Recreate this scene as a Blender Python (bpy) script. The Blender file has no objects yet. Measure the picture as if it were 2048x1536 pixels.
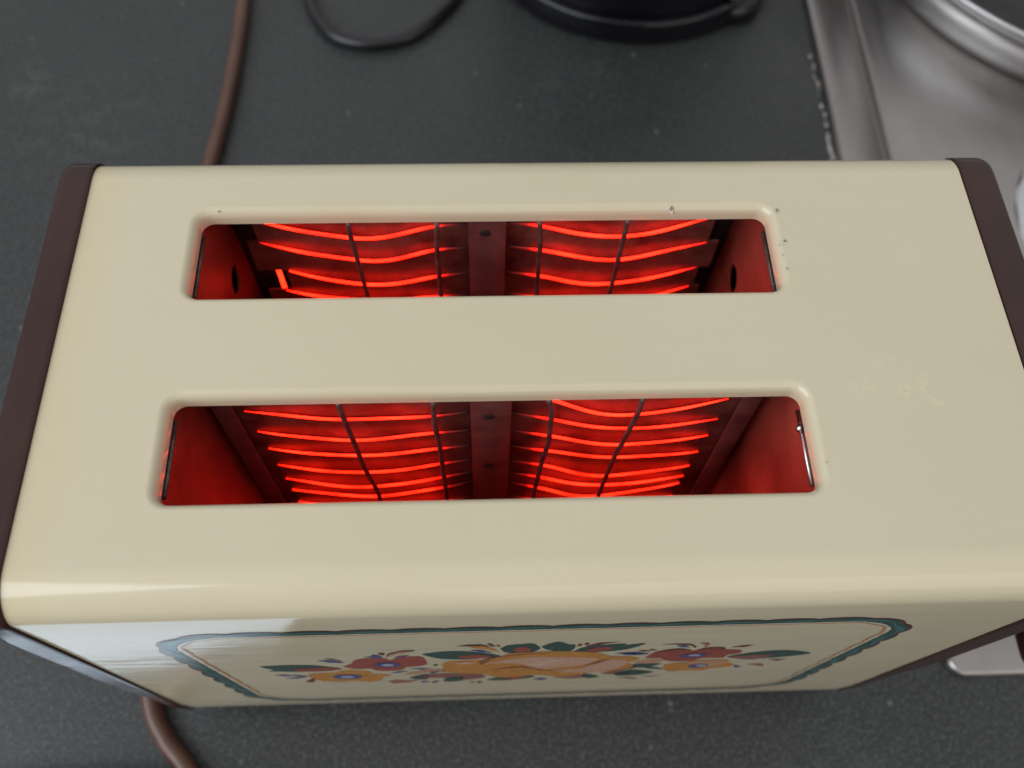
import bpy, bmesh, math, random
from mathutils import Vector, Matrix, Euler
from mathutils.geometry import tessellate_polygon
random.seed(4)
C = bpy.context.scene.collection
scn = bpy.context.scene
TOP = 0.180                       # height of the toaster's top above the counter

# ---------------------------------------------------------------- camera
cd = bpy.data.cameras.new('camera'); cam = bpy.data.objects.new('camera', cd); C.objects.link(cam)
cam.rotation_mode = 'XYZ'
cam.location = (-0.0022759, -0.0678984, 0.1808396 + TOP)
cam.rotation_euler = (0.4801432, -0.0236058, -0.0306704)
cd.sensor_width = 7.0; cd.sensor_fit = 'HORIZONTAL'; cd.lens = 1838.683 / 2048 * 7.0
cd.clip_start = 0.01; cd.clip_end = 50
cd.dof.use_dof = True; cd.dof.focus_distance = 0.212; cd.dof.aperture_fstop = 2.6
scn.camera = cam

# ---------------------------------------------------------------- light
w = bpy.data.worlds.new('World'); scn.world = w; w.use_nodes = True
bg = w.node_tree.nodes['Background']
bg.inputs[1].default_value = 1.0          # a dim room: pale ceiling, darker towards the floor
_t = w.node_tree; _tc = _t.nodes.new('ShaderNodeTexCoord'); _s = _t.nodes.new('ShaderNodeSeparateXYZ'); _r = _t.nodes.new('ShaderNodeValToRGB')
_t.links.new(_tc.outputs['Generated'], _s.inputs[0]); _t.links.new(_s.outputs[2], _r.inputs[0]); _t.links.new(_r.outputs[0], bg.inputs[0])
_r.color_ramp.elements[0].position = .10; _r.color_ramp.elements[0].color = (.30, .29, .285, 1)
_r.color_ramp.elements[1].position = .70; _r.color_ramp.elements[1].color = (.66, .665, .68, 1)
def area(name, loc, target, sx, sy, power, col):
    l = bpy.data.lights.new(name, 'AREA'); l.shape = 'RECTANGLE'; l.size = sx; l.size_y = sy
    l.energy = power; l.color = col
    o = bpy.data.objects.new(name, l); C.objects.link(o); o.location = loc
    o.rotation_euler = (Vector(target) - Vector(loc)).to_track_quat('-Z', 'Y').to_euler()
    return o
area('window_light', (-1.10, -0.50, 0.95), (0, 0, 0.1), 1.5, 1.2, 20, (0.88, 0.94, 1.0))
area('room_light', (0.80, -1.45, .60), (0, 0, 0.1), 2.0, 1.1, 6, (1.0, 0.94, 0.86))
scn.view_settings.view_transform = 'Standard'; scn.view_settings.look = 'None'
scn.view_settings.exposure = 0; scn.view_settings.gamma = 1
scn.render.engine = 'CYCLES'
try:
    scn.cycles.max_bounces = 10; scn.cycles.diffuse_bounces = 6; scn.cycles.glossy_bounces = 5
except Exception: pass

# ---------------------------------------------------------------- materials
def nt(name):
    m = bpy.data.materials.new(name); m.use_nodes = True
    t = m.node_tree; return m, t, t.nodes['Principled BSDF']
def setp(p, **k):
    for a, v in k.items():
        n = {'col':'Base Color','rough':'Roughness','metal':'Metallic','spec':'Specular IOR Level','ior':'IOR','coat':'Coat Weight','coatr':'Coat Roughness'}[a]
        p.inputs[n].default_value = v
def mapping(t, scale=(1,1,1)):
    tc = t.nodes.new('ShaderNodeTexCoord'); mp = t.nodes.new('ShaderNodeMapping')
    mp.inputs['Scale'].default_value = scale; t.links.new(tc.outputs['Object'], mp.inputs[0]); return mp.outputs[0]
def noise(t, vec, scale, detail=4, rough=.5):
    n = t.nodes.new('ShaderNodeTexNoise'); n.inputs['Scale'].default_value = scale
    n.inputs['Detail'].default_value = detail; n.inputs['Roughness'].default_value = rough
    t.links.new(vec, n.inputs['Vector']); return n.outputs['Fac']
def ramp(t, fac, stops):
    r = t.nodes.new('ShaderNodeValToRGB'); e = r.color_ramp.elements
    while len(e) < len(stops): e.new(.5)
    for i, (p, c) in enumerate(stops):
        e[i].position = p; e[i].color = (*c, 1) if len(c) == 3 else c
    t.links.new(fac, r.inputs[0]); return r.outputs[0]
def mix(t, fac, a, b, mode='MIX'):
    m = t.nodes.new('ShaderNodeMix'); m.data_type = 'RGBA'; m.blend_type = mode
    for inp, v in ((m.inputs[0], fac), (m.inputs[6], a), (m.inputs[7], b)):
        if hasattr(v, 'is_linked') or hasattr(v, 'links'): t.links.new(v, inp)
        elif isinstance(v, (int, float)): inp.default_value = v
        else: inp.default_value = (*v, 1)
    return m.outputs[2]
def math_(t, op, a, b=None):
    m = t.nodes.new('ShaderNodeMath'); m.operation = op
    for i, v in enumerate((a, b)):
        if v is None: continue
        if isinstance(v, (int, float)): m.inputs[i].default_value = v
        else: t.links.new(v, m.inputs[i])
    return m.outputs[0]
def bump(t, p, h, strength, dist=0.001):
    b = t.nodes.new('ShaderNodeBump'); b.inputs['Strength'].default_value = strength
    b.inputs['Distance'].default_value = dist; t.links.new(h, b.inputs['Height'])
    t.links.new(b.outputs[0], p.inputs['Normal'])
def simple(name, col, rough=.5, metal=0, spec=.5, var=.12, scale=60, bstr=0, bscale=400):
    m, t, p = nt(name); setp(p, rough=rough, metal=metal, spec=spec)
    v = mapping(t); n = noise(t, v, scale)
    t.links.new(ramp(t, n, [(.3, tuple(c*(1-var) for c in col)), (.7, tuple(min(1, c*(1+var)) for c in col))]), p.inputs['Base Color'])
    if bstr: bump(t, p, noise(t, v, bscale), bstr)
    return m

def enamel():
    m, t, p = nt('cream_enamel'); setp(p, rough=.11, ior=1.55)
    v = mapping(t)
    a = math_(t, 'ADD', math_(t, 'MULTIPLY', noise(t, v, 9, 3), .75), math_(t, 'MULTIPLY', noise(t, v, 1500, 2), .25)); base = ramp(t, a, [(.3, (.530, .468, .322)), (.7, (.575, .510, .362))])
    # warm stains of heat and age, in blotches of their own
    st = ramp(t, noise(t, v, 22, 6, .6), [(.56, (0,0,0)), (.72, (1,1,1))])
    base = mix(t, math_(t, 'MULTIPLY', st, .25), base, (.50, .40, .27))
    # tiny specks and chips
    vo = t.nodes.new('ShaderNodeTexVoronoi'); vo.inputs['Scale'].default_value = 95; t.links.new(v, vo.inputs['Vector'])
    sp = ramp(t, vo.outputs['Distance'], [(.0, (1,1,1)), (.035, (1,1,1)), (.055, (0,0,0))])
    gate = ramp(t, noise(t, v, 31, 2), [(.60, (0,0,0)), (.64, (1,1,1))])
    k = math_(t, 'MULTIPLY', sp, gate)
    base = mix(t, math_(t, 'MULTIPLY', k, .6), base, (.17, .12, .08))
    # pale scuffs on the right of the top
    tc = t.nodes.new('ShaderNodeTexCoord')
    for c, r in (((.0885, .0335, TOP), .006), ((.0965, .0215, TOP), .010), ((.0835, .0240, TOP), .005)):
        d = t.nodes.new('ShaderNodeVectorMath'); d.operation = 'DISTANCE'; t.links.new(tc.outputs['Object'], d.inputs[0]); d.inputs[1].default_value = c
        near = ramp(t, math_(t, 'DIVIDE', d.outputs['Value'], r), [(.35, (1,1,1)), (1, (0,0,0))])
        pt = ramp(t, noise(t, v, 330, 5, .75), [(.54, (0,0,0)), (.62, (1,1,1))])
        base = mix(t, math_(t, 'MULTIPLY', math_(t, 'MULTIPLY', near, pt), .5), base, (.62, .55, .38))
    # yellowing where the heat comes out, along the left seam
    sx = t.nodes.new('ShaderNodeSeparateXYZ'); t.links.new(tc.outputs['Object'], sx.inputs[0])
    ye = ramp(t, math_(t, 'ADD', math_(t, 'MULTIPLY', sx.outputs[0], -10), math_(t, 'MULTIPLY', noise(t, v, 40, 3), .12)), [(.93, (0,0,0)), (1.0, (1,1,1))])
    base = mix(t, math_(t, 'MULTIPLY', ye, .15), base, (.55, .42, .20))
    t.links.new(base, p.inputs['Base Color'])
    sm = noise(t, v, 14, 5); t.links.new(ramp(t, sm, [(.35, (.09,)*3), (.75, (.19,)*3)]), p.inputs['Roughness'])
    h = math_(t, 'ADD', math_(t, 'MULTIPLY', noise(t, v, 130, 3), .35), math_(t, 'MULTIPLY', noise(t, mapping(t, (.6, 3, 3)), 22, 3), 1.6))
    bump(t, p, h, .17, .0008)
    return m
def printed(name, col):
    m, t, p = nt(name); setp(p, rough=.15, ior=1.5)
    v = mapping(t, (1, 1, .6)); n = noise(t, v, 520, 4, .7)
    t.links.new(mix(t, math_(t, 'MULTIPLY', ramp(t, n, [(.45,(0,0,0)),(.75,(1,1,1))]), .35), col, tuple(min(1, c*1.6+.06) for c in col)), p.inputs['Base Color'])
    return m
def brown_plastic():
    m, t, p = nt('brown_plastic'); setp(p, rough=.24, ior=1.42)
    v = mapping(t); a = noise(t, v, 30, 4)
    base = ramp(t, a, [(.3, (.030, .0115, .0085)), (.7, (.043, .018, .0135))])
    vo = t.nodes.new('ShaderNodeTexVoronoi'); vo.inputs['Scale'].default_value = 210; t.links.new(v, vo.inputs['Vector'])
    sp = ramp(t, vo.outputs['Distance'], [(0, (1,1,1)), (.05, (1,1,1)), (.09, (0,0,0))])
    k = math_(t, 'MULTIPLY', sp, ramp(t, noise(t, v, 60, 2), [(.62, (0,0,0)), (.66, (1,1,1))]))
    t.links.new(mix(t, math_(t, 'MULTIPLY', k, .6), base, (.35, .28, .25)), p.inputs['Base Color'])
    t.links.new(ramp(t, noise(t, v, 45, 6), [(.35, (.13,)*3), (.7, (.27,)*3)]), p.inputs['Roughness'])
    bump(t, p, noise(t, v, 160, 4), .12, .0006)
    return m
def counter_mat():
    m, t, p = nt('dark_laminate'); v = mapping(t)
    a = noise(t, v, 680, 3, .8); b = noise(t, v, 14, 4); c = noise(t, v, 290, 3, .7)
    base = ramp(t, a, [(.42, (.013, .0135, .0135)), (.53, (.026, .027, .027)), (.66, (.090, .092, .090))])
    base = mix(t, math_(t, 'MULTIPLY', ramp(t, c, [(.55,(0,0,0)),(.75,(1,1,1))]), .4), base, (.080, .082, .080))
    base = mix(t, math_(t, 'MULTIPLY', b, .35), base, (.036, .038, .038))
    vo = t.nodes.new('ShaderNodeTexVoronoi'); vo.inputs['Scale'].default_value = 120; t.links.new(v, vo.inputs['Vector'])
    sp = ramp(t, vo.outputs['Distance'], [(0, (1,1,1)), (.08, (1,1,1)), (.16, (0,0,0))])
    k = math_(t, 'MULTIPLY', sp, ramp(t, noise(t, v, 40, 2), [(.56, (0,0,0)), (.62, (1,1,1))]))
    base = mix(t, math_(t, 'MULTIPLY', k, .38), base, (.25, .26, .25))
    tc = t.nodes.new('ShaderNodeTexCoord')       # dried smears and water spots
    for c, r, k_ in (((-.2355, .3045, 0), .018, .25), ((.037, .30, 0), .010, .15), ((.065, .308, 0), .014, .15), ((-.20, .27, 0), .05, .12), ((.13, -.06, 0), .05, .15)):
        d = t.nodes.new('ShaderNodeVectorMath'); d.operation = 'DISTANCE'; t.links.new(tc.outputs['Object'], d.inputs[0]); d.inputs[1].default_value = c
        near = ramp(t, math_(t, 'DIVIDE', d.outputs['Value'], r), [(.1, (1,1,1)), (1, (0,0,0))])
        pt = ramp(t, noise(t, v, 110, 5, .7), [(.46, (0,0,0)), (.66, (1,1,1))])
        base = mix(t, math_(t, 'MULTIPLY', math_(t, 'MULTIPLY', near, pt), k_), base, (.20, .23, .21))
    t.links.new(base, p.inputs['Base Color'])
    t.links.new(ramp(t, noise(t, v, 18, 7, .65), [(.3, (.32,)*3), (.7, (.56,)*3)]), p.inputs['Roughness'])
    bump(t, p, a, .25, .0003)
    return m
def steel_mat(name, col, rough, streak=(1, 1, 1), amt=.12):
    m, t, p = nt(name); setp(p, metal=1)
    v = mapping(t, streak); n = noise(t, v, 60, 6, .6); n2 = noise(t, mapping(t), 13, 4)
    t.links.new(ramp(t, n2, [(.3, tuple(c*.85 for c in col)), (.7, tuple(min(1, c*1.1) for c in col))]), p.inputs['Base Color'])
    t.links.new(ramp(t, n, [(.3, (max(.02, rough-amt),)*3), (.7, (rough+amt,)*3)]), p.inputs['Roughness'])
    bump(t, p, n, .08, .0004)
    return m
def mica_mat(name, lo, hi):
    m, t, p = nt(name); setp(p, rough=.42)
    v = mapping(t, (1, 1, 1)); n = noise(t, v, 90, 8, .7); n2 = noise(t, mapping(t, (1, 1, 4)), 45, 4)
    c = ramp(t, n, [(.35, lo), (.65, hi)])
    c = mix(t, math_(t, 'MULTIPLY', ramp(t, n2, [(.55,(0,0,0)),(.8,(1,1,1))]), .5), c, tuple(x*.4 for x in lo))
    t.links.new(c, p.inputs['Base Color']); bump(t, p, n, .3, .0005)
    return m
def glow_mat():
    m, t, p = nt('glowing_wire'); setp(p, col=(.08, .05, .045, 1), rough=.6)
    at = t.nodes.new('ShaderNodeAttribute'); at.attribute_name = 'glow_level'
    c = ramp(t, at.outputs['Fac'], [(0, (0, 0, 0)), (.25, (.04, .0002, 0)), (.55, (.30, .0025, .0004)), (1, (1, .0130, .0036))])
    t.links.new(c, p.inputs['Emission Color']); p.inputs['Emission Strength'].default_value = GLOW
    return m
GLOW = 9.5
M = dict(cream=enamel(), brown=brown_plastic(), counter=counter_mat(),
  hob=steel_mat('brushed_steel', (.40, .375, .36), .40, (1, .05, 1), .10), pan=steel_mat('polished_steel', (.62, .62, .62), .16, amt=.05),
  liner=steel_mat('bright_steel', (.55, .55, .56), .25),
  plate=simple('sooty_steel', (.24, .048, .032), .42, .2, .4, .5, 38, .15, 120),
  guard=simple('guard_wire_steel', (.11, .085, .08), .45, .6, .5, .4, 300, .3, 900),
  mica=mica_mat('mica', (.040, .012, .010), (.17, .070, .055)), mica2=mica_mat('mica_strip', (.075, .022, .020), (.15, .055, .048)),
  dark=simple('dark_inside', (.02, .016, .015), .7), black=simple('black_gloss_plastic', (.003, .003, .005), .12, 0, .5, .2, 80, .03, 300),
  blackcord=simple('black_rubber', (.010, .010, .012), .28, 0, .5, .2, 90), cord=simple('brown_vinyl', (.095, .043, .028), .36, 0, .5, .15, 60, .08, 200),
  burner=simple('burnt_iron', (.03, .028, .026), .6, .2, .5, .3, 90, .2, 200), caulk=simple('old_sealant', (.42, .42, .38), .7, 0, .3, .3, 200),
  reflector_glaze=simple('reflector_pale_blue', (.70, .85, 1.0), .22, 0, .6, .03, 40), rim_chip=simple('bare_edge', (.62, .56, .46), .5, 0, .4, .1, 800), chip=simple('chipped_primer', (.25, .205, .165), .8, 0, .2, .4, 800),  # the pale blue glaze serves only the added reflector out of view
  glow=glow_mat())
PC = dict(green=(.018, .062, .050), teal=(.035, .13, .125), red=(.30, .050, .030), dred=(.12, .016, .014), blue=(.045, .065, .24), pale=(.42, .42, .50),
  orange=(.52, .215, .028), dorange=(.27, .080, .020), peach=(.52, .27, .15), pink=(.58, .33, .22), rust=(.33, .11, .05), mauve=(.26, .09, .075), dgreen=(.10, .11, .07), blush=(.62, .40, .29), cream=(.62, .56, .44), line=(.50, .24, .09))
PM = {k: printed('print_' + k, tuple(c*.9 for c in v)) for k, v in PC.items()}

# ---------------------------------------------------------------- helpers
def link(name, me, mat=None, parent=None, smooth=True):
    o = bpy.data.objects.new(name, me); C.objects.link(o)
    if mat is not None and not me.materials: me.materials.append(mat)
    if parent is not None: o.parent = parent
    if smooth: me.polygons.foreach_set('use_smooth', [True] * len(me.polygons))
    me.update(); return o
def mesh(name, V, F, mat, parent=None, smooth=True):
    me = bpy.data.meshes.new(name); me.from_pydata([tuple(v) for v in V], [], F); me.validate()
    return link(name, me, mat, parent, smooth)
def tag(o, label=None, cat=None, group=None, kind=None):
    for k, v in (('label', label), ('category', cat), ('group', group), ('kind', kind)):
        if v: o[k] = v
    return o
def empty(name, loc, label, cat, group=None):
    o = bpy.data.objects.new(name, None); C.objects.link(o); o.location = loc; o.empty_display_size = .01
    return tag(o, label, cat, group)
def catmull(P, n):
    P = [Vector(p) for p in P]; Q = [P[0]*2 - P[1]] + P + [P[-1]*2 - P[-2]]; out = []
    for i in range(1, len(Q) - 2):
        for k in range(n):
            u = k / n; a, b, c, d = Q[i-1:i+3]
            out.append(.5*((2*b) + (c-a)*u + (2*a-5*b+4*c-d)*u*u + (3*b-a-3*c+d)*u**3))
    out.append(P[-1]); return out
def tube_data(P, r, seg=12, rz=None):
    """tube along P; with rz an elliptical section r (sideways) x rz (up)."""
    V = []; F = []; n = len(P); side = None
    for i, p in enumerate(P):
        d = (P[min(i+1, n-1)] - P[max(i-1, 0)]).normalized()
        if rz is not None:
            s = d.cross(Vector((0, 0, 1))).normalized()
        elif side is None:
            a = Vector((0, 0, 1)) if abs(d.z) < .9 else Vector((1, 0, 0)); s = d.cross(a).normalized()
        else: s = (side - d * side.dot(d)).normalized()
        side = s; u = s.cross(d).normalized()
        rr = r[i] if isinstance(r, list) else r
        for k in range(seg):
            a = 2*math.pi*k/seg
            V.append(p + s*math.cos(a)*rr + u*math.sin(a)*(rz if rz is not None else rr))
    for i in range(n-1):
        for k in range(seg):
            k2 = (k+1) % seg; F.append((i*seg+k, i*seg+k2, (i+1)*seg+k2, (i+1)*seg+k))
    F.append(tuple(range(seg))[::-1]); F.append(tuple(range((n-1)*seg, n*seg)))
    return V, F
def tube(name, P, r, mat, parent=None, seg=12, rz=None):
    V, F = tube_data(P, r, seg, rz); return mesh(name, V, F, mat, parent)
def lathe(name, prof, c, mat, parent=None, seg=96):
    V = []; F = []; n = len(prof)
    for k in range(seg):
        a = 2*math.pi*k/seg
        for r, z in prof: V.append((c[0]+r*math.cos(a), c[1]+r*math.sin(a), c[2]+z))
    for k in range(seg):
        k2 = (k+1) % seg
        for i in range(n-1): F.append((k*n+i, k2*n+i, k2*n+i+1, k*n+i+1))
    return mesh(name, V, F, mat, parent)
def bevel_box(name, lo, hi, b, mat, parent=None, seg=3):
    bm = bmesh.new(); bmesh.ops.create_cube(bm, size=1)
    for v in bm.verts: v.co = Vector([lo[i] + (v.co[i]+.5)*(hi[i]-lo[i]) for i in range(3)])
    bmesh.ops.bevel(bm, geom=bm.edges[:], offset=b, segments=seg, affect='EDGES', profile=.5)
    me = bpy.data.meshes.new(name); bm.to_mesh(me); bm.free(); return link(name, me, mat, parent)
def rrect(x0, x1, y0, y1, r, n=8):
    out = []
    for cx, cy, a0 in ((x1-r, y1-r, 0), (x0+r, y1-r, 90), (x0+r, y0+r, 180), (x1-r, y0+r, 270)):
        for k in range(n+1):
            a = math.radians(a0 + 90*k/n); out.append((cx + r*math.cos(a), cy + r*math.sin(a)))
    return out
def poly_holes(loops, to3, name, mat, parent, flip=False):
    """flat sheet bounded by loops[0] with holes loops[1:]"""
    flat = [Vector((x, y, 0)) for L in loops for x, y in L]
    tris = tessellate_polygon([[Vector((x, y, 0)) for x, y in L] for L in loops])
    F = [t[::-1] if flip else t for t in tris]
    return mesh(name, [to3(v.x, v.y) for v in flat], F, mat, parent, smooth=False)

# printed shapes on the front: kind, colour, layer, outline (x, z) in 0.1 mm
DECAL = [
 ('leaf','green',0,[(-610,-677),(-571,-670),(-520,-668),(-465,-685),(-437,-713),(-405,-753),(-437,-784),(-482,-790),(-542,-783),(-604,-761),(-586,-744),(-603,-710)]),
 ('leaf','red',1,[(-526,-736),(-466,-724),(-429,-730),(-405,-753),(-436,-777),(-492,-785),(-533,-772)]),
 ('flower','red',0,[(-399,-714),(-372,-675),(-358,-627),(-336,-598),(-304,-592),(-279,-599),(-264,-634),(-242,-589),(-205,-582),(-182,-591),(-175,-649),(-177,-718),(-206,-748),(-234,-756),(-246,-796),(-278,-815),(-316,-802),(-332,-766),(-365,-765),(-387,-743)]),
 ('flower','blue',2,[(-247,-709),(-251,-724),(-262,-735),(-276,-740),(-291,-738),(-304,-728),(-312,-714),(-313,-697),(-308,-682),(-298,-672),(-284,-667),(-269,-670),(-257,-679),(-249,-693)]),
 ('flower','pale',3,[(-263,-706),(-265,-713),(-270,-719),(-277,-721),(-284,-720),(-290,-715),(-294,-708),(-295,-701),(-292,-693),(-287,-688),(-281,-686),(-274,-687),(-267,-692),(-264,-698)]),
 ('flower','orange',0,[(-516,-842),(-481,-819),(-434,-818),(-409,-785),(-373,-782),(-340,-817),(-334,-856),(-286,-885),(-312,-931),(-325,-991),(-366,-1016),(-402,-987),(-440,-1005),(-490,-980),(-512,-933)]),
 ('flower','blue',2,[(-370,-905),(-376,-924),(-389,-937),(-407,-942),(-426,-939),(-441,-927),(-450,-909),(-451,-890),(-444,-872),(-431,-859),(-414,-854),(-396,-858),(-381,-869),(-371,-886)]),
 ('flower','pale',3,[(-392,-901),(-395,-909),(-401,-915),(-409,-918),(-417,-916),(-424,-911),(-428,-903),(-429,-894),(-426,-886),(-420,-880),(-412,-878),(-404,-879),(-397,-884),(-393,-892)]),
 ('stroke','blue',1,[(-605,-835),(-576,-830),(-545,-860),(-579,-858)]),
 ('stroke','blue',1,[(-552,-835),(-523,-864),(-520,-887),(-546,-868)]),
 ('stroke','blue',1,[(-589,-898),(-555,-884),(-524,-884),(-554,-911)]),
 ('stroke','blue',1,[(-449,-608),(-420,-605),(-390,-633),(-388,-657),(-421,-645)]),
 ('stroke','blue',1,[(-328,-572),(-304,-563),(-304,-540),(-287,-550),(-279,-586),(-303,-585)]),
 ('stroke','blue',1,[(-255,-590),(-235,-567),(-207,-557),(-228,-582)]),
 ('stroke','blue',1,[(-286,-855),(-262,-827),(-230,-818),(-259,-851)]),
 ('stroke','blue',1,[(-230,-775),(-202,-776),(-172,-787),(-204,-796)]),
 ('stroke','blue',1,[(-179,-856),(-146,-833),(-162,-869)]),
 ('stroke','blue',1,[(-212,-1051),(-192,-1033),(-186,-1041),(-203,-1062)]),
 ('stroke','blue',1,[(-184,-1056),(-165,-1034),(-156,-1036),(-176,-1072)]),
 ('stroke','dred',1,[(-429,-574),(-407,-584),(-387,-622),(-409,-600)]),
 ('stroke','dred',1,[(-286,-517),(-271,-516),(-270,-541),(-276,-555),(-282,-543)]),
 ('stroke','peach',1,[(-275,-595),(-263,-546),(-234,-505),(-194,-497),(-216,-528),(-249,-559)]),
 ('stroke','dred',2,[(-274,-584),(-261,-531),(-228,-493),(-191,-490),(-197,-504),(-230,-507),(-258,-542)]),
 ('stroke','dred',1,[(-542,-970),(-504,-904),(-518,-985),(-531,-994)]),
 ('stroke','dred',1,[(-159,-731),(-148,-719),(-148,-740),(-156,-746)]),
 ('leaf','peach',1,[(-255,-895),(-234,-859),(-197,-827),(-160,-830),(-221,-889)]),
 ('stroke','rust',1,[(-308,-1016),(-282,-989),(-248,-1009),(-214,-1002),(-248,-1050),(-295,-1061)]),
 ('leaf','green',0,[(-180,-552),(-126,-522),(-70,-526),(-14,-565),(20,-614),(-14,-635),(-73,-652),(-131,-634),(-163,-593)]),
 ('leaf','red',1,[(-92,-596),(-43,-581),(0,-616),(-49,-644),(-84,-623)]),
 ('stroke','dred',1,[(-89,-448),(-60,-433),(-31,-433),(-4,-468),(-34,-453),(-69,-455)]),
 ('stroke','orange',1,[(-62,-459),(-25,-456),(-1,-493),(15,-549),(-15,-507),(-47,-485)]),
 ('stroke','blue',1,[(-60,-508),(-31,-512),(0,-554),(-31,-542)]),
 ('stroke','dred',1,[(-17,-420),(-4,-431),(6,-473),(-6,-462)]),
 ('stroke','dred',1,[(5,-448),(14,-449),(17,-472),(11,-467)]),
 ('leaf','green',0,[(17,-504),(34,-458),(67,-445),(95,-441),(112,-486),(116,-519),(99,-566),(65,-573),(31,-559)]),
 ('leaf','red',1,[(51,-517),(63,-486),(87,-490),(94,-540),(82,-563),(56,-551)]),
 ('leaf','green',0,[(118,-487),(135,-450),(158,-426),(176,-452),(185,-469),(198,-470),(203,-503),(198,-556),(174,-571),(150,-554),(128,-521)]),
 ('leaf','green',0,[(205,-569),(223,-516),(262,-488),(324,-475),(327,-496),(375,-478),(346,-551),(301,-584),(244,-589)]),
 ('leaf','red',1,[(227,-566),(265,-517),(300,-527),(285,-570),(255,-582)]),
 ('stroke','dred',1,[(227,-497),(258,-453),(310,-447),(273,-469),(246,-500)]),
 ('stroke','dred',1,[(206,-487),(208,-463),(218,-467),(215,-495)]),
 ('stroke','dred',1,[(222,-474),(223,-451),(236,-458),(231,-482)]),
 ('stroke','blue',1,[(314,-617),(347,-605),(410,-633),(368,-647)]),
 ('stroke','blue',1,[(336,-628),(362,-604),(392,-612),(366,-636)]),
 ('stroke','blue',1,[(-199,-784),(-162,-781),(-200,-805)]),
 ('stroke','blue',1,[(-178,-861),(-149,-828),(-143,-838),(-170,-880)]),
 ('stroke','blue',1,[(-215,-1035),(-191,-1021),(-210,-1056)]),
 ('stroke','blue',1,[(-183,-1054),(-158,-1023),(-170,-1073)]),
 ('stroke','blue',1,[(121,-1053),(140,-1029),(168,-1051),(149,-1078)]),
 ('rose','orange',1,[(-27,-911),(-38,-705),(-14,-644),(23,-614),(42,-574),(99,-566),(156,-560),(214,-574),(269,-601),(308,-661),(358,-678),(395,-717),(372,-785),(397,-849),(343,-924),(280,-945),(220,-1018),(151,-977),(117,-960),(85,-992),(19,-991)]),
 ('rose','orange',0,[(-145,-856),(-135,-796),(-137,-736),(-121,-681),(-73,-671),(-38,-667),(-26,-726),(-21,-912),(-78,-901)]),
 ('rose','dorange',2,[(-38,-695),(-14,-639),(26,-620),(43,-595),(100,-583),(157,-580),(100,-594),(49,-613),(-3,-655),(-27,-745),(-34,-734)]),
 ('rose','pink',2,[(-22,-736),(-2,-701),(44,-663),(117,-635),(191,-651),(253,-673),(283,-702),(249,-793),(189,-827),(144,-852),(104,-812),(77,-753),(16,-723)]),
 ('rose','pink',2,[(264,-786),(316,-708),(368,-751),(369,-804),(340,-902),(278,-928),(213,-926),(161,-880),(240,-863),(262,-832)]),
 ('rose','dorange',3,[(253,-804),(278,-749),(313,-708),(302,-740),(276,-788)]),
 ('rose','dorange',3,[(-14,-849),(78,-783),(144,-867),(211,-900),(145,-882),(79,-814)]),
 ('rose','blush',3,[(92,-746),(149,-680),(209,-690),(167,-730),(134,-793)]),
 ('rose','blush',2,[(-116,-710),(-74,-695),(-44,-713),(-81,-726)]),
 ('stroke','dred',1,[(-160,-726),(-149,-716),(-147,-736),(-157,-746)]),
 ('leaf','peach',0,[(-215,-843),(-182,-808),(-132,-807),(-140,-847),(-191,-869)]),
 ('leaf','green',0,[(-242,-955),(-199,-896),(-181,-904),(-192,-992),(-225,-986)]),
 ('leaf','mauve',0,[(-210,-966),(-180,-893),(-110,-891),(-53,-919),(-27,-933),(-73,-974),(-162,-975)]),
 ('leaf','green',1,[(-147,-1037),(-132,-976),(-89,-955),(-88,-1036),(-129,-1057)]),
 ('leaf','mauve',1,[(-94,-1023),(-86,-962),(-27,-944),(-24,-990),(-64,-1022)]),
 ('leaf','green',0,[(-18,-1038),(19,-991),(38,-979),(118,-978),(116,-1017),(53,-1059),(3,-1059)]),
 ('leaf','red',1,[(36,-1025),(45,-987),(85,-1004),(93,-1024),(60,-1041)]),
 ('leaf','mauve',0,[(180,-1022),(218,-997),(267,-988),(276,-1048),(223,-1059)]),
 ('leaf','green',0,[(268,-1034),(266,-970),(298,-994),(320,-1040),(292,-1067)]),
 ('leaf','mauve',0,[(298,-931),(339,-896),(380,-836),(406,-845),(403,-892),(360,-927)]),
 ('stroke','dred',1,[(-69,-1084),(-58,-1061),(-53,-1092)]),
 ('stroke','dred',1,[(-48,-1093),(-40,-1058),(-28,-1087),(-38,-1105)]),
 ('leaf','mauve',0,[(316,-974),(344,-935),(396,-934),(401,-990),(352,-999)]),
 ('leaf','orange',0,[(336,-672),(364,-676),(394,-715),(382,-765),(349,-768)]),
 ('leaf','peach',0,[(388,-789),(407,-743),(456,-737),(469,-762),(439,-805)]),
 ('leaf','green',0,[(382,-847),(392,-812),(425,-807),(470,-814),(450,-868),(469,-881),(497,-921),(456,-908),(422,-877),(395,-878)]),
 ('leaf','green',0,[(358,-980),(382,-934),(412,-914),(474,-973),(429,-1027),(374,-1029)]),
 ('stroke','mauve',0,[(376,-1073),(413,-1065),(448,-1093),(432,-1110)]),
 ('stroke','dgreen',0,[(443,-1060),(479,-1049),(514,-1052),(482,-1067)]),
 ('flower','red',1,[(407,-700),(420,-620),(443,-585),(475,-571),(506,-594),(520,-612),(541,-569),(585,-565),(601,-601),(643,-616),(654,-662),(626,-694),(624,-736),(568,-735),(548,-775),(498,-779),(463,-744),(453,-716),(419,-714)]),
 ('flower','dred',2,[(419,-628),(443,-582),(475,-568),(512,-595),(483,-585),(449,-601)]),
 ('flower','dred',2,[(521,-616),(543,-566),(584,-564),(598,-590),(590,-600),(582,-578),(550,-586)]),
 ('flower','blue',3,[(568,-671),(567,-685),(560,-697),(547,-706),(531,-709),(515,-706),(503,-698),(497,-686),(498,-673),(506,-661),(519,-652),(535,-649),(550,-652),(562,-660)]),
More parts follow.
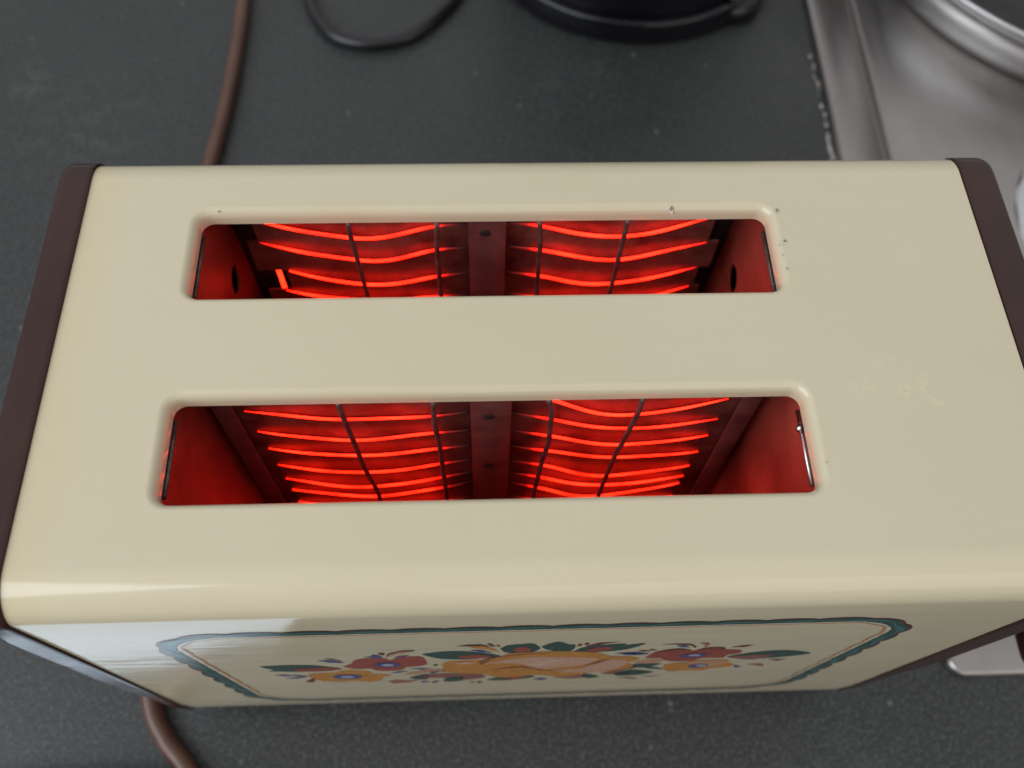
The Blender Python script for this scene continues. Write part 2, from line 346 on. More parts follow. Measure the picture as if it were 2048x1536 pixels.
 ('flower','pale',4,[(552,-677),(551,-683),(547,-687),(541,-688),(533,-687),(526,-683),(520,-678),(518,-671),(518,-666),(522,-662),(528,-660),(536,-661),(543,-665),(549,-671)]),
 ('flower','orange',0,[(481,-846),(504,-813),(536,-800),(561,-769),(645,-774),(658,-817),(686,-863),(683,-910),(640,-931),(617,-967),(567,-958),(521,-970),(494,-915)]),
 ('flower','peach',1,[(525,-816),(563,-778),(644,-783),(653,-848),(631,-891),(560,-832)]),
 ('flower','blue',2,[(613,-861),(613,-876),(608,-890),(598,-900),(586,-904),(573,-901),(563,-892),(557,-878),(557,-863),(562,-849),(572,-839),(584,-836),(597,-839),(607,-848)]),
 ('flower','pale',3,[(608,-866),(608,-872),(605,-877),(599,-879),(592,-878),(586,-874),(580,-868),(577,-861),(577,-854),(580,-849),(586,-848),(593,-849),(599,-853),(605,-859)]),
 ('leaf','green',0,[(632,-720),(677,-669),(738,-640),(795,-649),(857,-701),(822,-737),(773,-762),(705,-775),(655,-746)]),
 ('leaf','mauve',1,[(633,-723),(686,-704),(734,-703),(757,-718),(721,-781),(656,-750)]),
 ('stroke','dred',1,[(415,-503),(455,-493),(493,-505),(513,-542),(515,-568),(495,-525),(455,-507)]),
 ('stroke','rust',1,[(510,-491),(535,-494),(543,-525),(537,-564),(532,-523)]),
 ('stroke','dred',1,[(605,-567),(633,-547),(660,-542),(645,-573)]),
 ('stroke','dred',1,[(369,-581),(386,-576),(409,-598),(390,-601)]),
 ('stroke','dred',1,[(394,-568),(406,-567),(424,-594),(410,-589)]),
 ('stroke','mauve',1,[(762,-785),(791,-786),(815,-790),(799,-823)]),
 ('stroke','rust',1,[(722,-865),(766,-861),(789,-919),(769,-905)]),
 ('stroke','blue',1,[(458,-522),(481,-523),(500,-555),(477,-552)]),
 ('stroke','blue',1,[(328,-614),(359,-606),(410,-643),(374,-653),(343,-645)]),
 ('stroke','blue',1,[(689,-873),(724,-917),(701,-923)]),
]
CHIPS = [(.0460,.0749,.0010),(.0465,.0745,.0004),(.0721,.0733,.0007),(.0724,.0640,.0007),(.0712,.0632,.0004),(.0713,.0600,.0003),(.0716,.0560,.0004),(-.0652,.0752,.0004),(.0717,.0060,.0003)]

# ---------------------------------------------------------------- the counter
def counter():
    # one sheet with a cut-out where the steel cooktop is let in is not needed: the plate lies on top
    me = bpy.data.meshes.new('countertop')
    V = [(-1.1, -.42, 0), (1.4, -.42, 0), (1.4, .75, 0), (-1.1, .75, 0)]
    V += [(x, y, -.04) for x, y, z in V]
    F = [(0,1,2,3), (7,6,5,4), (0,4,5,1), (1,5,6,2), (2,6,7,3), (3,7,4,0)]
    me.from_pydata(V, [], F); o = link('countertop', me, M['counter'], None, False); o['kind'] = 'structure'
    return o
counter()

# ---------------------------------------------------------------- toaster
T = empty('toaster', (0.012, .036, 0), 'cream enamel two slot toaster with brown ends, floral front and glowing red heating wires', 'toaster')
def child(o): o.matrix_parent_inverse = T.matrix_world.inverted(); return o
bpy.context.view_layer.update()
TI = Matrix.Translation((0.012, .036, 0)).inverted()
def fix_parent(o):
    o.matrix_parent_inverse = TI.copy()

XL, XR = -.09736, .12123
YF, YB = -.02291, .0945
HB = .172                        # body height below the top plane
LEAN = .0349                     # front wall sets back downwards
RT, RB = .0095, .017
def xl(z): return XL - .043*(-z)
def xr(z): return XR + .0133*(-z)
def front_y(z): return YF + LEAN*(-z)
def back_y(z): return YB - .01*(-z)
def arc(cx, cz, r, a0, a1, n):
    return [(cx + r*math.cos(math.radians(a0+(a1-a0)*k/n)), cz + r*math.sin(math.radians(a0+(a1-a0)*k/n))) for k in range(n+1)]
def profile(off=0.0):
    """(y, z) from the back edge of the flat top round underneath to its front edge"""
    P = arc(YB-RT, -RT, RT+off, 90, 2, 12)
    yb = back_y(-HB); yf = front_y(-HB)
    for k in range(1, 6):
        z = -RT - (HB-RB-RT)*k/6; P.append((back_y(z)+off, z))
    P += arc(yb-RB, -HB+RB, RB+off, 0, -90, 10)
    P.append(((yb+yf)/2, -HB-off))
    P += arc(yf+RB, -HB+RB, RB+off, 270, 180, 14)
    for k in range(1, 12):
        z = -(HB-RB) + (HB-RB-RT)*k/12; P.append((front_y(z)-off, z))
    P += arc(front_y(-RT)+RT, -RT, RT+off, 180, 90, 14)
    return P
SLOTS = [('front', 0.0, .0242), ('rear', .0505, .0744)]
def body():
    P = profile(); n = len(P); V = []; F = []; N = []
    NX = 25
    for i in range(NX):
        u = i/(NX-1)
        for y, z in P: V.append((xl(z) + (xr(z)-xl(z))*u, y, z+TOP))
    for i in range(NX-1):
        for k in range(n-1): a = i*n+k; F.append((a, a+1, a+n+1, a+n))
    yb0, yf0 = P[0][0], P[-1][0]
    # flat top with the two slots, and their pressed-down lips
    outer = [(XL, yf0)] + [(XL + (XR-XL)*i/(NX-1), yf0) for i in range(1, NX)] + [(XR - (XR-XL)*i/(NX-1), yb0) for i in range(NX)]
    loops = [outer]; LW, LD = .0020, .0027
    for _, y0, y1 in SLOTS:
        loops.append(rrect(-.070-LW, .070+LW, y0-LW, y1+LW, .0030+LW, 8))
    base = len(V); flat = [p for L in loops for p in L]
    V += [(x, y, TOP) for x, y in flat]
    for t in tessellate_polygon([[Vector((x, y, 0)) for x, y in L] for L in loops]):
        a, b, c = (Vector((*flat[i], 0)) for i in t)
        F.append(tuple(base+i for i in (t if (b-a).cross(c-a).z > 0 else t[::-1])))
    nflat = len(V)
    off = base + len(outer)
    for si, (_, y0, y1) in enumerate(SLOTS):
        prev = list(range(off + si*36, off + si*36 + 36))
        NS = 8
        for s in range(1, NS+3):
            if s <= NS:
                a = math.pi/2*s/NS; w_ = LW*(1-math.sin(a)); z = -LD*(1-math.cos(a))
            else: w_ = 0; z = -LD - .0009*(s-NS)
            L = rrect(-.070-w_, .070+w_, y0-w_, y1+w_, .0030+w_, 8)
            cur = list(range(len(V), len(V)+36)); V += [(x, y, TOP+z) for x, y in L]
            for k in range(36):
                k2 = (k+1) % 36; F.append((prev[k], prev[k2], cur[k2], cur[k]))
            prev = cur
    o = mesh('body', V, F, M['cream'], T); me = o.data
    bm = bmesh.new(); bm.from_mesh(me); bmesh.ops.remove_doubles(bm, verts=bm.verts, dist=1e-6)
    bmesh.ops.recalc_face_normals(bm, faces=bm.faces)
    up = sum(f.normal.z for f in bm.faces if abs(f.calc_center_median().z - TOP) < 1e-5)
    if up < 0: bmesh.ops.reverse_faces(bm, faces=bm.faces)
    bm.to_mesh(me); bm.free()
    me.polygons.foreach_set('use_smooth', [True]*len(me.polygons))
    vn = [Vector(v.normal) for v in me.vertices]
    for v in me.vertices:
        if abs(v.co.z - TOP) < 1e-5: vn[v.index] = Vector((0, 0, 1))
    me.normals_split_custom_set_from_vertices(vn)
    fix_parent(o); return o
body()

def cap(side):
    off = .0007 if side < 0 else .0004
    rings = []
    P0 = profile(off)
    P0 = [(p[0], p[1]) for p in P0]
    cy, cz = .036, -.085
    W = .0083 if side < 0 else .0095; BV = .0022
    def width(z):
        u = max(0, min(1, (-z - .085)/.045)); u = u*u*(3-2*u); return W*(1-u) + .0042*u
    steps = [(-.0, -.0016)] + [(.0, 0)]          # inner turn-in lip
    def ring(fx, inset):
        out = []
        n = len(P0)
        for i, (y, z) in enumerate(P0):
            a = P0[(i-1) % n]; b = P0[(i+1) % n]; d = Vector((b[0]-a[0], b[1]-a[1])); d.normalize()
            nx, nz = d.y, -d.x                   # inward normal
            cy_ = Vector((cy-y, cz-z))
            if cy_.dot(Vector((nx, nz))) < 0: nx, nz = -nx, -nz
            yy, zz = y + nx*inset, z + nz*inset
            seam = (xl(z) - .0001) if side < 0 else (xr(z) + .0003)
            out.append((seam + side*fx*width(z), yy, zz+TOP))
        return out
    rings.append(ring(0, .0022)); rings.append(ring(0, .0003)); rings.append(ring(.02, 0))
    for k in range(1, 5): rings.append(ring(.02 + .70*k/5, 0))
    for k in range(0, 7):
        a = math.pi/2*k/6; rings.append(ring(.73 + .27*math.sin(a), BV*(1-math.cos(a))))
    n = len(P0); V = [v for r in rings for v in r]; F = []
    for i in range(len(rings)-1):
        for k in range(n):
            k2 = (k+1) % n; F.append((i*n+k, i*n+k2, (i+1)*n+k2, (i+1)*n+k))
    F.append(tuple(range(n))); F.append(tuple((len(rings)-1)*n+k for k in range(n)))
    o = mesh('end_cap', V, F, M['brown'], T)
    bm = bmesh.new(); bm.from_mesh(o.data); bmesh.ops.recalc_face_normals(bm, faces=bm.faces); bm.to_mesh(o.data); bm.free()
    o.data.polygons.foreach_set('use_smooth', [len(p.vertices) == 4 for p in o.data.polygons])
    fix_parent(o)
    return o
cap(-1); cap(1)

# feet, lever, crumb floor
for x in (-.088, .0985):
    for y in (.000, .068):
        o = lathe('foot', [(0, 0), (.0062, 0), (.0075, .002), (.0075, .0075), (.007, .010), (0, .010)], (x, y, 0), M['brown'], T, 32); fix_parent(o)
o = bevel_box('lever', (.158, -.022, TOP-.100), (.185, -.008, TOP-.088), .004, M['brown'], T); fix_parent(o)
o = bevel_box('floor_plate', (-.088, -.008, TOP-.163), (.112, .082, TOP-.160), .001, M['dark'], T, 1); fix_parent(o)

# end plates with a round hole each, front and rear slot separate
for nm, y0, y1 in SLOTS:
    ya, yb = (y0-.0085, y1+.0155) if nm == 'rear' else (y0-.0085, y1+.0125)
    for s in (-1, 1):
        hy = .0782 if s < 0 else .0765
        if nm == 'front': hy -= .0502
        hz = -.0345
        L0 = [(ya, -.0050), (yb, -.0050), (yb, -.158), (ya, -.158)]
        H = [(hy + .0031*math.cos(a), hz + .0050*math.sin(a)) for a in [2*math.pi*k/28 for k in range(28)]] if False else [(hy + .0040*math.cos(a), hz + .0040*math.sin(a)) for a in [2*math.pi*k/28 for k in range(28)]]
        loops = [L0, H] if nm == 'rear' else [L0]
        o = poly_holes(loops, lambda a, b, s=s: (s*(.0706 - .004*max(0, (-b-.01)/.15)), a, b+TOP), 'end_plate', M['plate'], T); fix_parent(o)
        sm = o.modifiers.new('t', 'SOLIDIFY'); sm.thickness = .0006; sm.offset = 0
    # the liner sheet between the slots' chambers
    for y, nmn in ((ya-.0012, 'chamber_wall'), (yb+.0012, 'chamber_wall')):
        o = bevel_box(nmn, (-.0715, y-.0003, TOP-.158), (.0715, y+.0003, TOP-.006), .0001, M['dark'], T, 1); fix_parent(o)  # dark colour stands in for the shade beyond the cards' edges
# dark boxes behind the holes
for s in (-1, 1):
    o = bevel_box('chamber_end', (min(s*.074, s*.0745), -.010, TOP-.158), (max(s*.074, s*.0745), .086, TOP-.008), .0001, M['dark'], T, 1); fix_parent(o)
# bright liner edge on the short sides of the slots
for nm, y0, y1 in SLOTS:
    for s in (-1, 1):
        P = [Vector((s*.0699, y0+.003, TOP-.0060)), Vector((s*.0699, y1-.003, TOP-.0060))]
        o = tube('liner_edge', P, .0005, M['liner'] if nm == 'front' and s > 0 else M['guard'], T, 8); fix_parent(o)
o = lathe('liner_bead', [(0, -.0009), (.0008, -.0005), (.0009, .0005), (0, .0009)], (.0694, .0165, TOP-.0055), M['liner'], T, 12); fix_parent(o)

# ---------------------------------------------------------------- heating cards
ROWS = {
 ('front', -1): [[(-60.2,-11.5),(-36,-14),(-14,-13.5),(-5,-13.2)], [(-59.8,-22.4),(-36.9,-25.4),(-14.7,-25.5),(-5.2,-25.3)], [(-59.1,-34.3),(-37.4,-38.1),(-15.3,-35.9),(-5.2,-35.5)],
   [(-58.6,-45.3),(-37.5,-48.3),(-13.2,-46.1),(-5.2,-45.4)], [(-58.4,-56.8),(-36.3,-60.5),(-13.7,-56.8),(-5.2,-55.4)], [(-58.2,-67.0),(-36.2,-71.7),(-12.7,-66.3),(-5,-64.8)], [(-58,-75.5),(-34.1,-79.2),(-12.3,-74.2),(-5.2,-71.8)],
   [(-58,-86),(-35,-91),(-13,-86),(-5,-84)], [(-58,-97),(-35,-101),(-13,-97),(-5,-96)], [(-58,-108),(-35,-112),(-13,-108),(-5,-107)], [(-58,-119),(-35,-123),(-13,-119),(-5,-118)]],
 ('front', 1): [[(5.5,-13.5),(15.9,-18.3),(33.3,-26.0),(58.8,-20.4)], [(5.2,-26.0),(16.6,-28.8),(33.7,-34.0),(58.8,-32.0)], [(5.2,-36.0),(17.2,-39.3),(35.0,-44.3),(58.4,-42.0)], [(5.2,-46.0),(16.5,-48.8),(34.7,-52.8),(58,-52.8)],
   [(5.1,-56.0),(15.7,-59.1),(32.0,-66.3),(57.5,-62.9)], [(5.2,-65.8),(14.7,-67.7),(31.4,-73.8),(57.3,-71.1)], [(5.2,-72.2),(15.2,-76.6),(30.8,-83.0),(57,-76.6)],
   [(5,-84),(15,-87),(32,-92),(57,-88)], [(5,-96),(15,-98),(32,-103),(57,-99)], [(5,-107),(15,-109),(32,-114),(57,-110)], [(5,-118),(15,-120),(32,-125),(57,-121)]],
 ('rear', -1): [[(-62,-2.5),(-34,-9),(-13.4,-5.5),(-5.2,-5)], [(-61.5,-12.2),(-34.2,-19.1),(-13.4,-15.3),(-5.2,-14.8)], [(-60.8,-22.4),(-32.7,-29.4),(-13.9,-25.8),(-5.2,-25.3)], [(-55.3,-35.7),(-34.1,-41.3),(-13.8,-38.4),(-5.2,-37.5)],
   [(-58,-45.6),(-38,-49.4),(-15.1,-49.0),(-5.2,-48.8)], [(-58,-57),(-35,-61),(-13,-59),(-5,-58)], [(-58,-68),(-35,-72),(-13,-69),(-5,-68)], [(-58,-79),(-35,-83),(-13,-80),(-5,-79)], [(-58,-90),(-35,-94),(-13,-91),(-5,-90)], [(-58,-101),(-35,-105),(-13,-102),(-5,-101)]],
 ('rear', 1): [[(5.4,-5),(15.7,-6),(36.2,-9.5),(62,-2.8)], [(5.4,-14.8),(15.7,-15.6),(36.2,-19.7),(61.8,-12.7)], [(5.6,-25.0),(16.3,-26.1),(34.7,-30.3),(60.8,-24.2)], [(5.6,-37.4),(17.0,-39.0),(34.7,-42.5),(60.3,-36.5)],
   [(5.6,-48.5),(22.0,-50.2),(44,-51.5),(60,-46.0)], [(5.5,-58),(16,-60),(34,-64),(59,-58)], [(5,-68),(16,-70),(34,-74),(59,-68)], [(5,-79),(16,-81),(34,-85),(59,-79)], [(5,-90),(16,-92),(34,-96),(59,-90)], [(5,-101),(16,-103),(34,-107),(59,-101)]]}
def heat(x):
    a = abs(x)*1000
    h = max(0, min(1, (a-6.0)/13.0)); h = h*h*(3-2*h)
    e = max(0, min(1, (61.5-a)/7.0))
    return h*(.30+.70*e)
def card(slot, yc, facing):
    """a mica card at y = yc whose wires stand off on its `facing` side (-1 to the front)"""
    mirror = facing > 0
    left = ROWS[(slot, -1)]; right = ROWS[(slot, 1)]
    def edge(rows, s):
        pts = [(s*.0622, -.006)]
        for i, r in enumerate(rows):
            e = r[0] if s < 0 else r[-1]
            z = e[1]/1000; x = s*(.0612 + (.0028, 0, .0030, .0, .0020)[i % 5]) if slot == 'rear' else s*.0625
            if slot == 'rear' and s < 0 and i == 3 and not mirror: x = -.0563
            if z > -.008: continue
            pts.append((pts[-1][0], z)); pts.append((x, z))
        pts.append((pts[-1][0], -.150)); return pts
    eL = edge(left, -1); eR = edge(right, 1)
    loop = eL + eR[::-1]
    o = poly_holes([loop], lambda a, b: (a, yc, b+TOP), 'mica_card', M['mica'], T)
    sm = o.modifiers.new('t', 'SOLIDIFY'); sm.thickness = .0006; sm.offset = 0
    fix_parent(o)
    def kid(q): q.parent = o; return q
    # centre strip with rivets
    st = bevel_box('centre_strip', (-.0046, yc+facing*.0030-.0003, TOP-.150), (.0053, yc+facing*.0030+.0003, TOP-.004), .0001, M['mica2'], None, 1); kid(st)
    for rz in ((-.0155, -.066, -.100) if slot == 'rear' else (-.0225, -.0535, -.095)):
        rv = lathe('rivet_hole', [(.0001, .00008), (.0014, .00008), (.0015, 0), (.0001, 0)], (0, 0, 0), M['dark'], None, 18)
        rv.data.transform(Matrix.Rotation(math.pi/2 if facing < 0 else -math.pi/2, 4, 'X')); rv.data.transform(Matrix.Translation((-.0002, yc+facing*.0034, TOP+rz))); kid(rv)
    for s, rows in ((-1, left), (1, right)):
        for r in rows:
            pts = [(x/1000, z/1000) for x, z in r]
            if mirror: pts = [(x, z-.003+random.uniform(-.001, .001)) for x, z in pts]
            x0, x1 = pts[0][0], pts[-1][0]
            Q = catmull([Vector((x, 0, z)) for x, z in pts], 12)
            PP = []
            for q in Q:
                u = (q.x-x0)/(x1-x0); bow = math.sin(math.pi*max(0, min(1, u)))**.8
                PP.append(Vector((q.x, yc + facing*(.0006 + .0013*bow), q.z + TOP)))
            ph0 = random.uniform(0, 6.28); amp = random.uniform(.74, .88)
            for q in PP: q.z += .00022*math.sin(q.x*260+ph0)
            V, F = tube_data(PP, .00022, 6, .00072)
            for i, q in enumerate(PP):          # the ribbon turns edge-on where it leaves through the card
                e = min(1, .25 + .75*min(abs(q.x-x0), abs(q.x-x1)*.8)/.010)
                for k in range(6): V[i*6+k].z = q.z + (V[i*6+k].z-q.z)*e
            me = bpy.data.meshes.new('heating_wire'); me.from_pydata([tuple(v) for v in V], [], F)
            at = me.attributes.new('glow_level', 'FLOAT', 'POINT'); at.data.foreach_set('value', [heat(v.x)*(.70 if mirror else 1)*(amp + .10*math.sin(v.x*310+ph0) + .05*math.sin(v.x*790+ph0*3)) for v in V])
            kid(link('heating_wire', me, M['glow']))
    if slot == 'rear' and facing < 0:
        V, F = tube_data([Vector((-.0588, yc+.0008, TOP-.0365)), Vector((-.0588, yc+.0008, TOP-.0465))], .0007, 8)
        me = bpy.data.meshes.new('heating_wire'); me.from_pydata([tuple(v) for v in V], [], F)
        at = me.attributes.new('glow_level', 'FLOAT', 'POINT'); at.data.foreach_set('value', [.95]*len(V)); kid(link('heating_wire', me, M['glow']))
    # channel that holds the card's ends
    for s in (-1, 1):
        if slot == 'front' or s < 0 and False:
            ch = bevel_box('card_channel', (min(s*.0618, s*.0668), yc+facing*.0012-.0003, TOP-.155), (max(s*.0618, s*.0668), yc+facing*.0012+.0003, TOP-.008), .0001, M['mica2'], None, 1); kid(ch)
    return o
card('front', .0322, -1); card('front', -.0078, 1)
card('rear', .0824, -1); card('rear', .0427, 1)

# guard wires (kinked where the cross wire is welded)
GW = {'front': [[(-34.1,6),(-34.1,-10.7),(-33.2,-30.1),(-32.8,-43.3),(-31.1,-60.0),(-30.5,-148)], [(-12.8,6),(-13.2,-16.2),(-12.5,-31.1),(-12.2,-62.6),(-12,-148)],
                [(13.3,6),(14.4,-10.5),(14.7,-29.3),(13.7,-40.6),(12.7,-61.7),(12.5,-148)], [(34.8,6),(34.8,-12.7),(33.2,-31.7),(32.6,-34.9),(31.4,-61.6),(31,-148)]],
      'rear': [[(-34.5,6),(-34.6,-10.5),(-34.2,-19.3),(-33.4,-37.9),(-33,-148)], [(-12.3,6),(-12.9,-15.2),(-12.8,-38.4),(-12.6,-148)],
               [(13.4,6),(14.2,-11.4),(14.1,-24.9),(14.4,-37.2),(14.2,-148)], [(35.8,6),(35.7,-10.7),(35.4,-24.1),(35.1,-37.7),(34.8,-148)]]}
for nm, y0, y1 in SLOTS:
    for g in GW[nm]:
        for y, dz in ((y1+.0005, 0), (y0-.0005, -.004)):
            P = [Vector((x/1000, y, TOP + min(z/1000, -.0050) + (dz if i else 0))) for i, (x, z) in enumerate(g)]
            Q = []
            for i in range(len(P)-1):
                for k in range(4): Q.append(P[i].lerp(P[i+1], k/4))
            Q.append(P[-1])
            o = tube('guard_wire', Q, .00068, M['guard'], T, 10); fix_parent(o)
    for y in (y0+.0008+.0013, y1-.0008+.0013):
        pass

# ---------------------------------------------------------------- printed front
def fy(z, lift): return front_y(z) - lift
def decal(name, col, layer, P):
    n = len(P)
    if name in ('flower', 'rose', 'leaf'):       # soften the traced outline
        Q = catmull([Vector((x, 0, z)) for x, z in P] + [Vector((P[0][0], 0, P[0][1]))], 3)[:-1]; P = [(q.x, q.z) for q in Q]
    V = [(x, fy(z, .00006 + .00004*layer), z+TOP) for x, z in P]
    tr = tessellate_polygon([[Vector((x, z, 0)) for x, z in P]])
    F = []
    for t in tr:
        a, b, c = (Vector(V[i]) for i in t); F.append(t if (b-a).cross(c-a).y < 0 else t[::-1])
    return V, F
groups = {}
for name, col, layer, P in DECAL:
    V, F = decal(name, col, layer, [(a/1e4, b/1e4) for a, b in P])
    if not F: continue
    nm = {'leaf': 'printed_leaf', 'flower': 'printed_flower', 'rose': 'printed_rose', 'stroke': 'printed_stroke'}[name]
    o = mesh(nm, V, F, PM[col], T, False); fix_parent(o)
# scalloped border
def border():
    x0, x1, z0, z1, R = -.0757, .0967, -.1400, -.0243, .0175
    base = []
    def seg(a, b, n):
        for k in range(n): base.append((a[0]+(b[0]-a[0])*k/n, a[1]+(b[1]-a[1])*k/n))
    def cor(cx, cz, a0, a1, n=20):
        for k in range(n):
            a = math.radians(a0+(a1-a0)*k/n); base.append((cx+R*math.cos(a), cz+R*math.sin(a)))
    seg((x0+R, z1), (x1-R, z1), 160); cor(x1-R, z1-R, 90, 0); seg((x1, z1-R), (x1, z0+R), 100); cor(x1-R, z0+R, 0, -90)
    seg((x1-R, z0), (x0+R, z0), 160); cor(x0+R, z0+R, -90, -180); seg((x0, z0+R), (x0, z1-R), 100); cor(x0+R, z1-R, 180, 90)
    n = len(base); s = [0]
    for i in range(n): a = base[i]; b = base[(i+1) % n]; s.append(s[-1]+math.hypot(a[0]-b[0], a[1]-b[1]))
    tot = s[-1]; ns = 46; pitch = tot/ns
    def band(name, mat, lift, f_in, f_out):
        V = []; F = []
        for i in range(n):
            a = base[i-1]; b = base[(i+1) % n]; d = Vector((b[0]-a[0], b[1]-a[1])).normalized(); nn = Vector((-d.y, d.x))
            ph = (s[i]/pitch) % 1
            for f in (f_in, f_out):
                o_ = f(ph, s[i]); x = base[i][0]+nn.x*o_; z = base[i][1]+nn.y*o_
                V.append((x, fy(z, lift), z+TOP))
        for i in range(n): j = (i+1) % n; F.append((2*i, 2*i+1, 2*j+1, 2*j))
        o = mesh(name, V, F, mat, T, False); fix_parent(o)
    sc = lambda ph: .0012*math.sin(math.pi*ph)**.6
    band('printed_border', PM['dred'], .00006, lambda p, s_: -.0008, lambda p, s_: .0016+1.2*sc(p))
    band('printed_border', PM['green'], .00010, lambda p, s_: -.0014-.5*sc((p+.5) % 1), lambda p, s_: .0011+sc(p))
    band('printed_border', PM['teal'], .00013, lambda p, s_: -.0004+.0006*math.sin(s_*390), lambda p, s_: .0004+.0006*math.sin(s_*390+1.2)+.5*sc(p))
    band('printed_border', PM['cream'], .00010, lambda p, s_: -.0024-.4*sc(p), lambda p, s_: -.00145-.4*sc(p))
    band('printed_border', PM['line'], .00012, lambda p, s_: -.0030-.6*sc(p), lambda p, s_: -.0024-.5*sc(p))
border()

# chips in the enamel round the slots (irregular flakes lying in the lip)
def lip_z(d):                                    # height of the pressed lip, d outside the slot's edge
    s = max(0, min(1, 1 - d/.0020)); a = math.asin(s); return -.0027*(1-math.cos(a)), a
def flake(x, y, r):
    best = min(((max(abs(x)-.070, 0, y0-y, y-y1), y0, y1) for _, y0, y1 in SLOTS), key=lambda q: q[0])
    d, y0, y1 = best; z, ang = lip_z(d); ang = min(ang, 1.0)
    g = Vector((x - max(-.070, min(.070, x)), y - max(y0, min(y1, y)), 0))
    nrm = Vector((0, 0, 1)) if d > .0020 or g.length < 1e-6 else (Vector((0, 0, math.cos(ang))) - g.normalized()*math.sin(ang))
    rot = nrm.to_track_quat('Z', 'Y').to_matrix().to_4x4()
    for rr, lift, mat, nm in ((r*1.1, .00016, M['rim_chip'], 'paint_chip_edge'), (r*.78, .00021, M['chip'], 'paint_chip')):
        n = 11; V = [(0, 0, .00003)]; F = []
        for k in range(n):
            a = 2*math.pi*k/n; q = rr*random.uniform(.55, 1.25); V.append((q*.75*math.cos(a), q*math.sin(a), 0))
        for k in range(n): F.append((0, 1+k, 1+(k+1) % n))
        me = bpy.data.meshes.new(nm); me.from_pydata(V, [], F)
        me.transform(Matrix.Translation(Vector((x, y, z+TOP)) + nrm*lift) @ rot)
        o = link(nm, me, mat, T, False); fix_parent(o)
for a in CHIPS: flake(*a)

# power cord: leaves along the toaster's left side, front and back
CP = [(-.060,-.13,.0036),(-.085,-.068,.0036),(-.1085,-.0355,.0036),(-.118,-.0245,.0036),(-.1255,-.0095,.0036),(-.1325,.03,.0036),(-.1360,.10,.0036),(-.1355,.18,.0036),(-.1345,.235,.0036),(-.1312,.275,.0036),(-.1296,.311,.0036),(-.1300,.365,.0036),(-.136,.42,.0036),(-.15,.55,.0036)]
o = tube('power_cord', catmull(CP, 10), .0036, M['cord'], T, 20); fix_parent(o)

# ---------------------------------------------------------------- cooktop
K = empty('cooktop', (.4, .2, 0), 'brushed stainless steel cooktop let into the counter right of the toaster', 'cooktop')
def kfix(o): o.parent = K; o.matrix_parent_inverse = Matrix.Translation((.4, .2, 0)).inverted(); return o
def hobx(y): return .1856 + (y-.364)*.0290          # its left edge is not quite parallel to the toaster
def plate():
    # outline with a rounded front-left corner, swept through an edge profile
    Yb = .62; X1 = .80; prof = [(0, 0.0004), (.0002, .0020), (.0008, .0033), (.0018, .0038), (.0035, .0038), (.0228, .0038), (.0232, .0030), (.0236, .0014), (.0246, .0011), (.0254, .0014), (.0257, .0032), (.0262, .0042), (.0280, .0044)]
    rings = []
    for ins, h in prof:
        R = .007 if ins < .004 else .012; R = max(R-ins, .003) if ins < .004 else R
        y0 = -.0105 + ins; g = lambda y: hobx(y) + ins
        r = [(g(Yb), Yb-ins, h)] + [(g(y), y, h) for y in (.5, .4, .3, .2, .1, .05)]
        for k in range(11):
            a = math.radians(180 + 90*k/10); r.append((g(y0+R)+R + R*math.cos(a), y0+R + R*math.sin(a), h))
        r += [(X1-ins, y0, h), (X1-ins, Yb-ins, h)]
        rings.append(r)
    n = len(rings[0]); F = []
    # keep inner rings' corner tidy
    V = [v for r in rings for v in r]
    for i in range(len(rings)-1):
        for k in range(n): k2 = (k+1) % n; F.append((i*n+k, i*n+k2, (i+1)*n+k2, (i+1)*n+k))
    F.append(tuple((len(rings)-1)*n+k for k in range(n)))
    return kfix(mesh('steel_plate', V, F, M['hob'], None))
plate()
def burner(c, r):
    kfix(lathe('burner_dish', [(r+.004, .0040), (r+.002, .0060), (r, .0064), (r-.003, .0056), (r-.009, .0044), (r*.55, .0042), (0.0005, .0042)], (c[0], c[1], 0), M['pan'], None, 72))
    kfix(lathe('burner_head', [(0.0005, .016), (r*.35, .016), (r*.42, .014), (r*.45, .0050), (r*.5, .0043)], (c[0], c[1], 0), M['burner'], None, 48))
burner((.327, .196), .062)
# residue of old sealant along its edge
for y, n_ in ((.309, 5), (.262, 8), (.300, 4), (.272, 6)):
    pass
def residue():
    V = []; F = []
    for k in range(46):
        y = random.choice([random.gauss(.305, .008), random.gauss(.262, .009), random.gauss(.2525, .004)]); x = hobx(y) - random.uniform(.0008, .0028)
        r = random.uniform(.0004, .0011); b = len(V); V.append((x, y, .0007))
        for j in range(7): a = 2*math.pi*j/7; q = r*random.uniform(.6, 1.3); V.append((x+q*.6*math.cos(a), y+q*1.7*math.sin(a), .0001))
        for j in range(7): F.append((b, b+1+j, b+1+(j+1) % 7))
    o = kfix(mesh('sealant_residue', V, F, M['caulk'], None)); o['kind'] = 'stuff'
residue()

# ---------------------------------------------------------------- saucepan on the cooktop
PX, PY = .3749, .4152
S_ = empty('saucepan', (PX, PY, .004), 'shiny stainless steel pan with dark inside standing on the cooktop', 'saucepan')
def sfix(o): o.parent = S_; o.matrix_parent_inverse = Matrix.Translation((PX, PY, .004)).inverted(); return o
sfix(lathe('pan_body', [(.0005, 0), (.138, 0), (.1455, .001), (.1490, .004), (.1535, .017), (.1560, .0255), (.1552, .0268), (.1562, .0280), (.1625, .0350), (.1655, .0382), (.1655, .0392), (.1638, .0392), (.1600, .036), (.157, .028)], (PX, PY, .0042), M['pan'], None, 128))
sfix(lathe('pan_inside', [(.1570, .0280), (.150, .016), (.1460, .009), (.138, .006), (.0005, .006)], (PX, PY, .0042), M['burner'], None, 96))

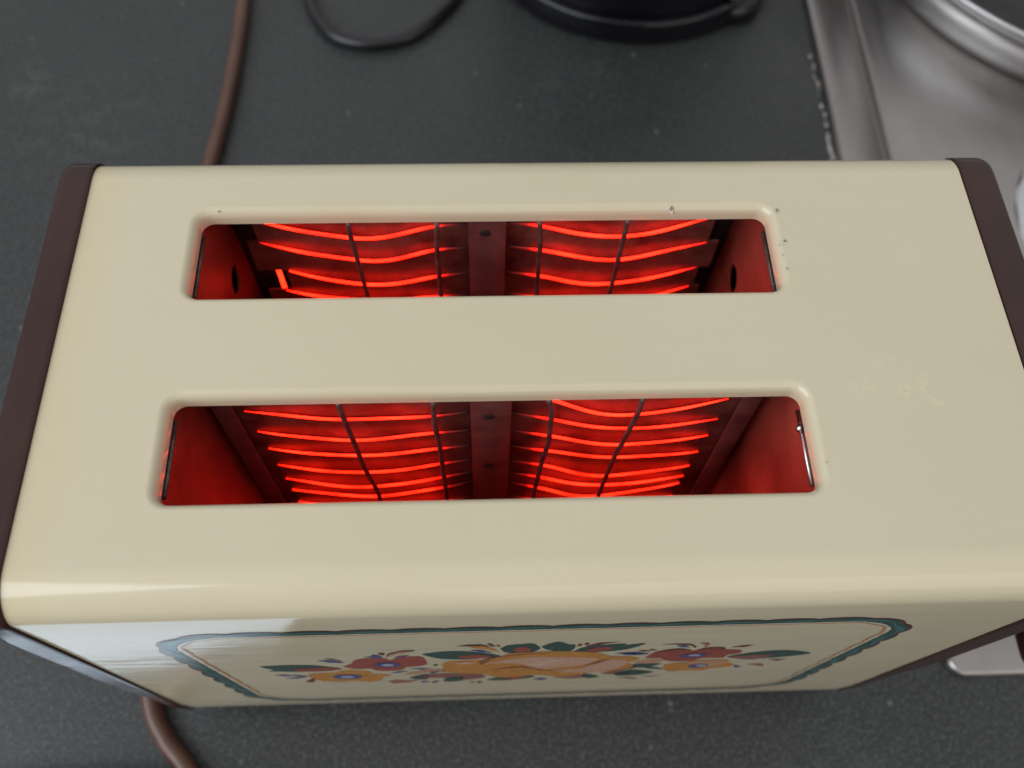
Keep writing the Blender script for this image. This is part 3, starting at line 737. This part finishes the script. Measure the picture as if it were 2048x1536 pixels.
# ---------------------------------------------------------------- kettle with its base, at the back
KX, KY = .0905, .4155
Q_ = empty('kettle', (KX, KY, 0), 'glossy black round kettle base standing at the back of the counter', 'kettle')
def qfix(o): o.parent = Q_; o.matrix_parent_inverse = Matrix.Translation((KX, KY, 0)).inverted(); return o
qfix(lathe('kettle_base', [(.0005, 0.001), (.080, 0.001), (.0872, .0010), (.0880, .0020), (.0880, .0136), (.0876, .0145), (.0868, .0150), (.0840, .0151), (.0005, .0150)], (KX, KY, 0), M['black'], None, 128))
qfix(lathe('kettle_body', [(.0005, .014), (.0825, .014), (.0832, .0160), (.0832, .020), (.0815, .060), (.077, .13), (.066, .18), (.0005, .19)], (KX, KY, 0), M['black'], None, 96))
qfix(lathe('base_tab', [(.0005, .0008), (.0165, .0008), (.0185, .003), (.0178, .0095), (.0150, .0128), (.0005, .0138)], (.1415, .3600, 0), M['black'], None, 48))
V_ = catmull([(.1400, .3445, .0165), (.1345, .352, .0190), (.126, .368, .0240), (.112, .395, .030)], 8)
qfix(tube('base_handle', V_, .0026, M['black'], None, 12))

# black cable lying in a loop beside the kettle
LP = [(-.104,.46,.0032),(-.1015,.40,.0032),(-.0950,.366,.0032),(-.0880,.3465,.0032),(-.0765,.3315,.0032),(-.0575,.3265,.0032),(-.0370,.3325,.0032),(-.0215,.3490,.0032),(-.0115,.3660,.0032),(-.001,.40,.0032),(.012,.46,.0032)]
o = tube('black_cable', catmull(LP, 12), .0032, M['blackcord'], None, 18)
tag(o, 'glossy black cable lying in a loop on the dark counter beside the kettle', 'cable')

# unseen pale tray, added only to make the bright reflection in the enamel
def reflector_sheet():
    X = [(-.185,-.0338),(-.150,-.0341),(-.122,-.0352),(-.078,-.0472),(-.074,-.056),(-.074,-.11),(-.185,-.11)]
    zp = lambda x, y: .0006 + .10*(x+.185)
    V = [(x, y, zp(x, y)) for x, y in X]; n = len(V); V += [(x, y, z+.0015) for x, y, z in V]
    F = [tuple(range(n))[::-1], tuple(range(n, 2*n))] + [(i, (i+1) % n, n+(i+1) % n, n+i) for i in range(n)]
    o = mesh('reflector_tray', V, F, M['reflector_glaze'], None, False)
    tag(o, 'unseen pale tray added as a reflector for the lower left of the toaster front', 'tray')
reflector_sheet()
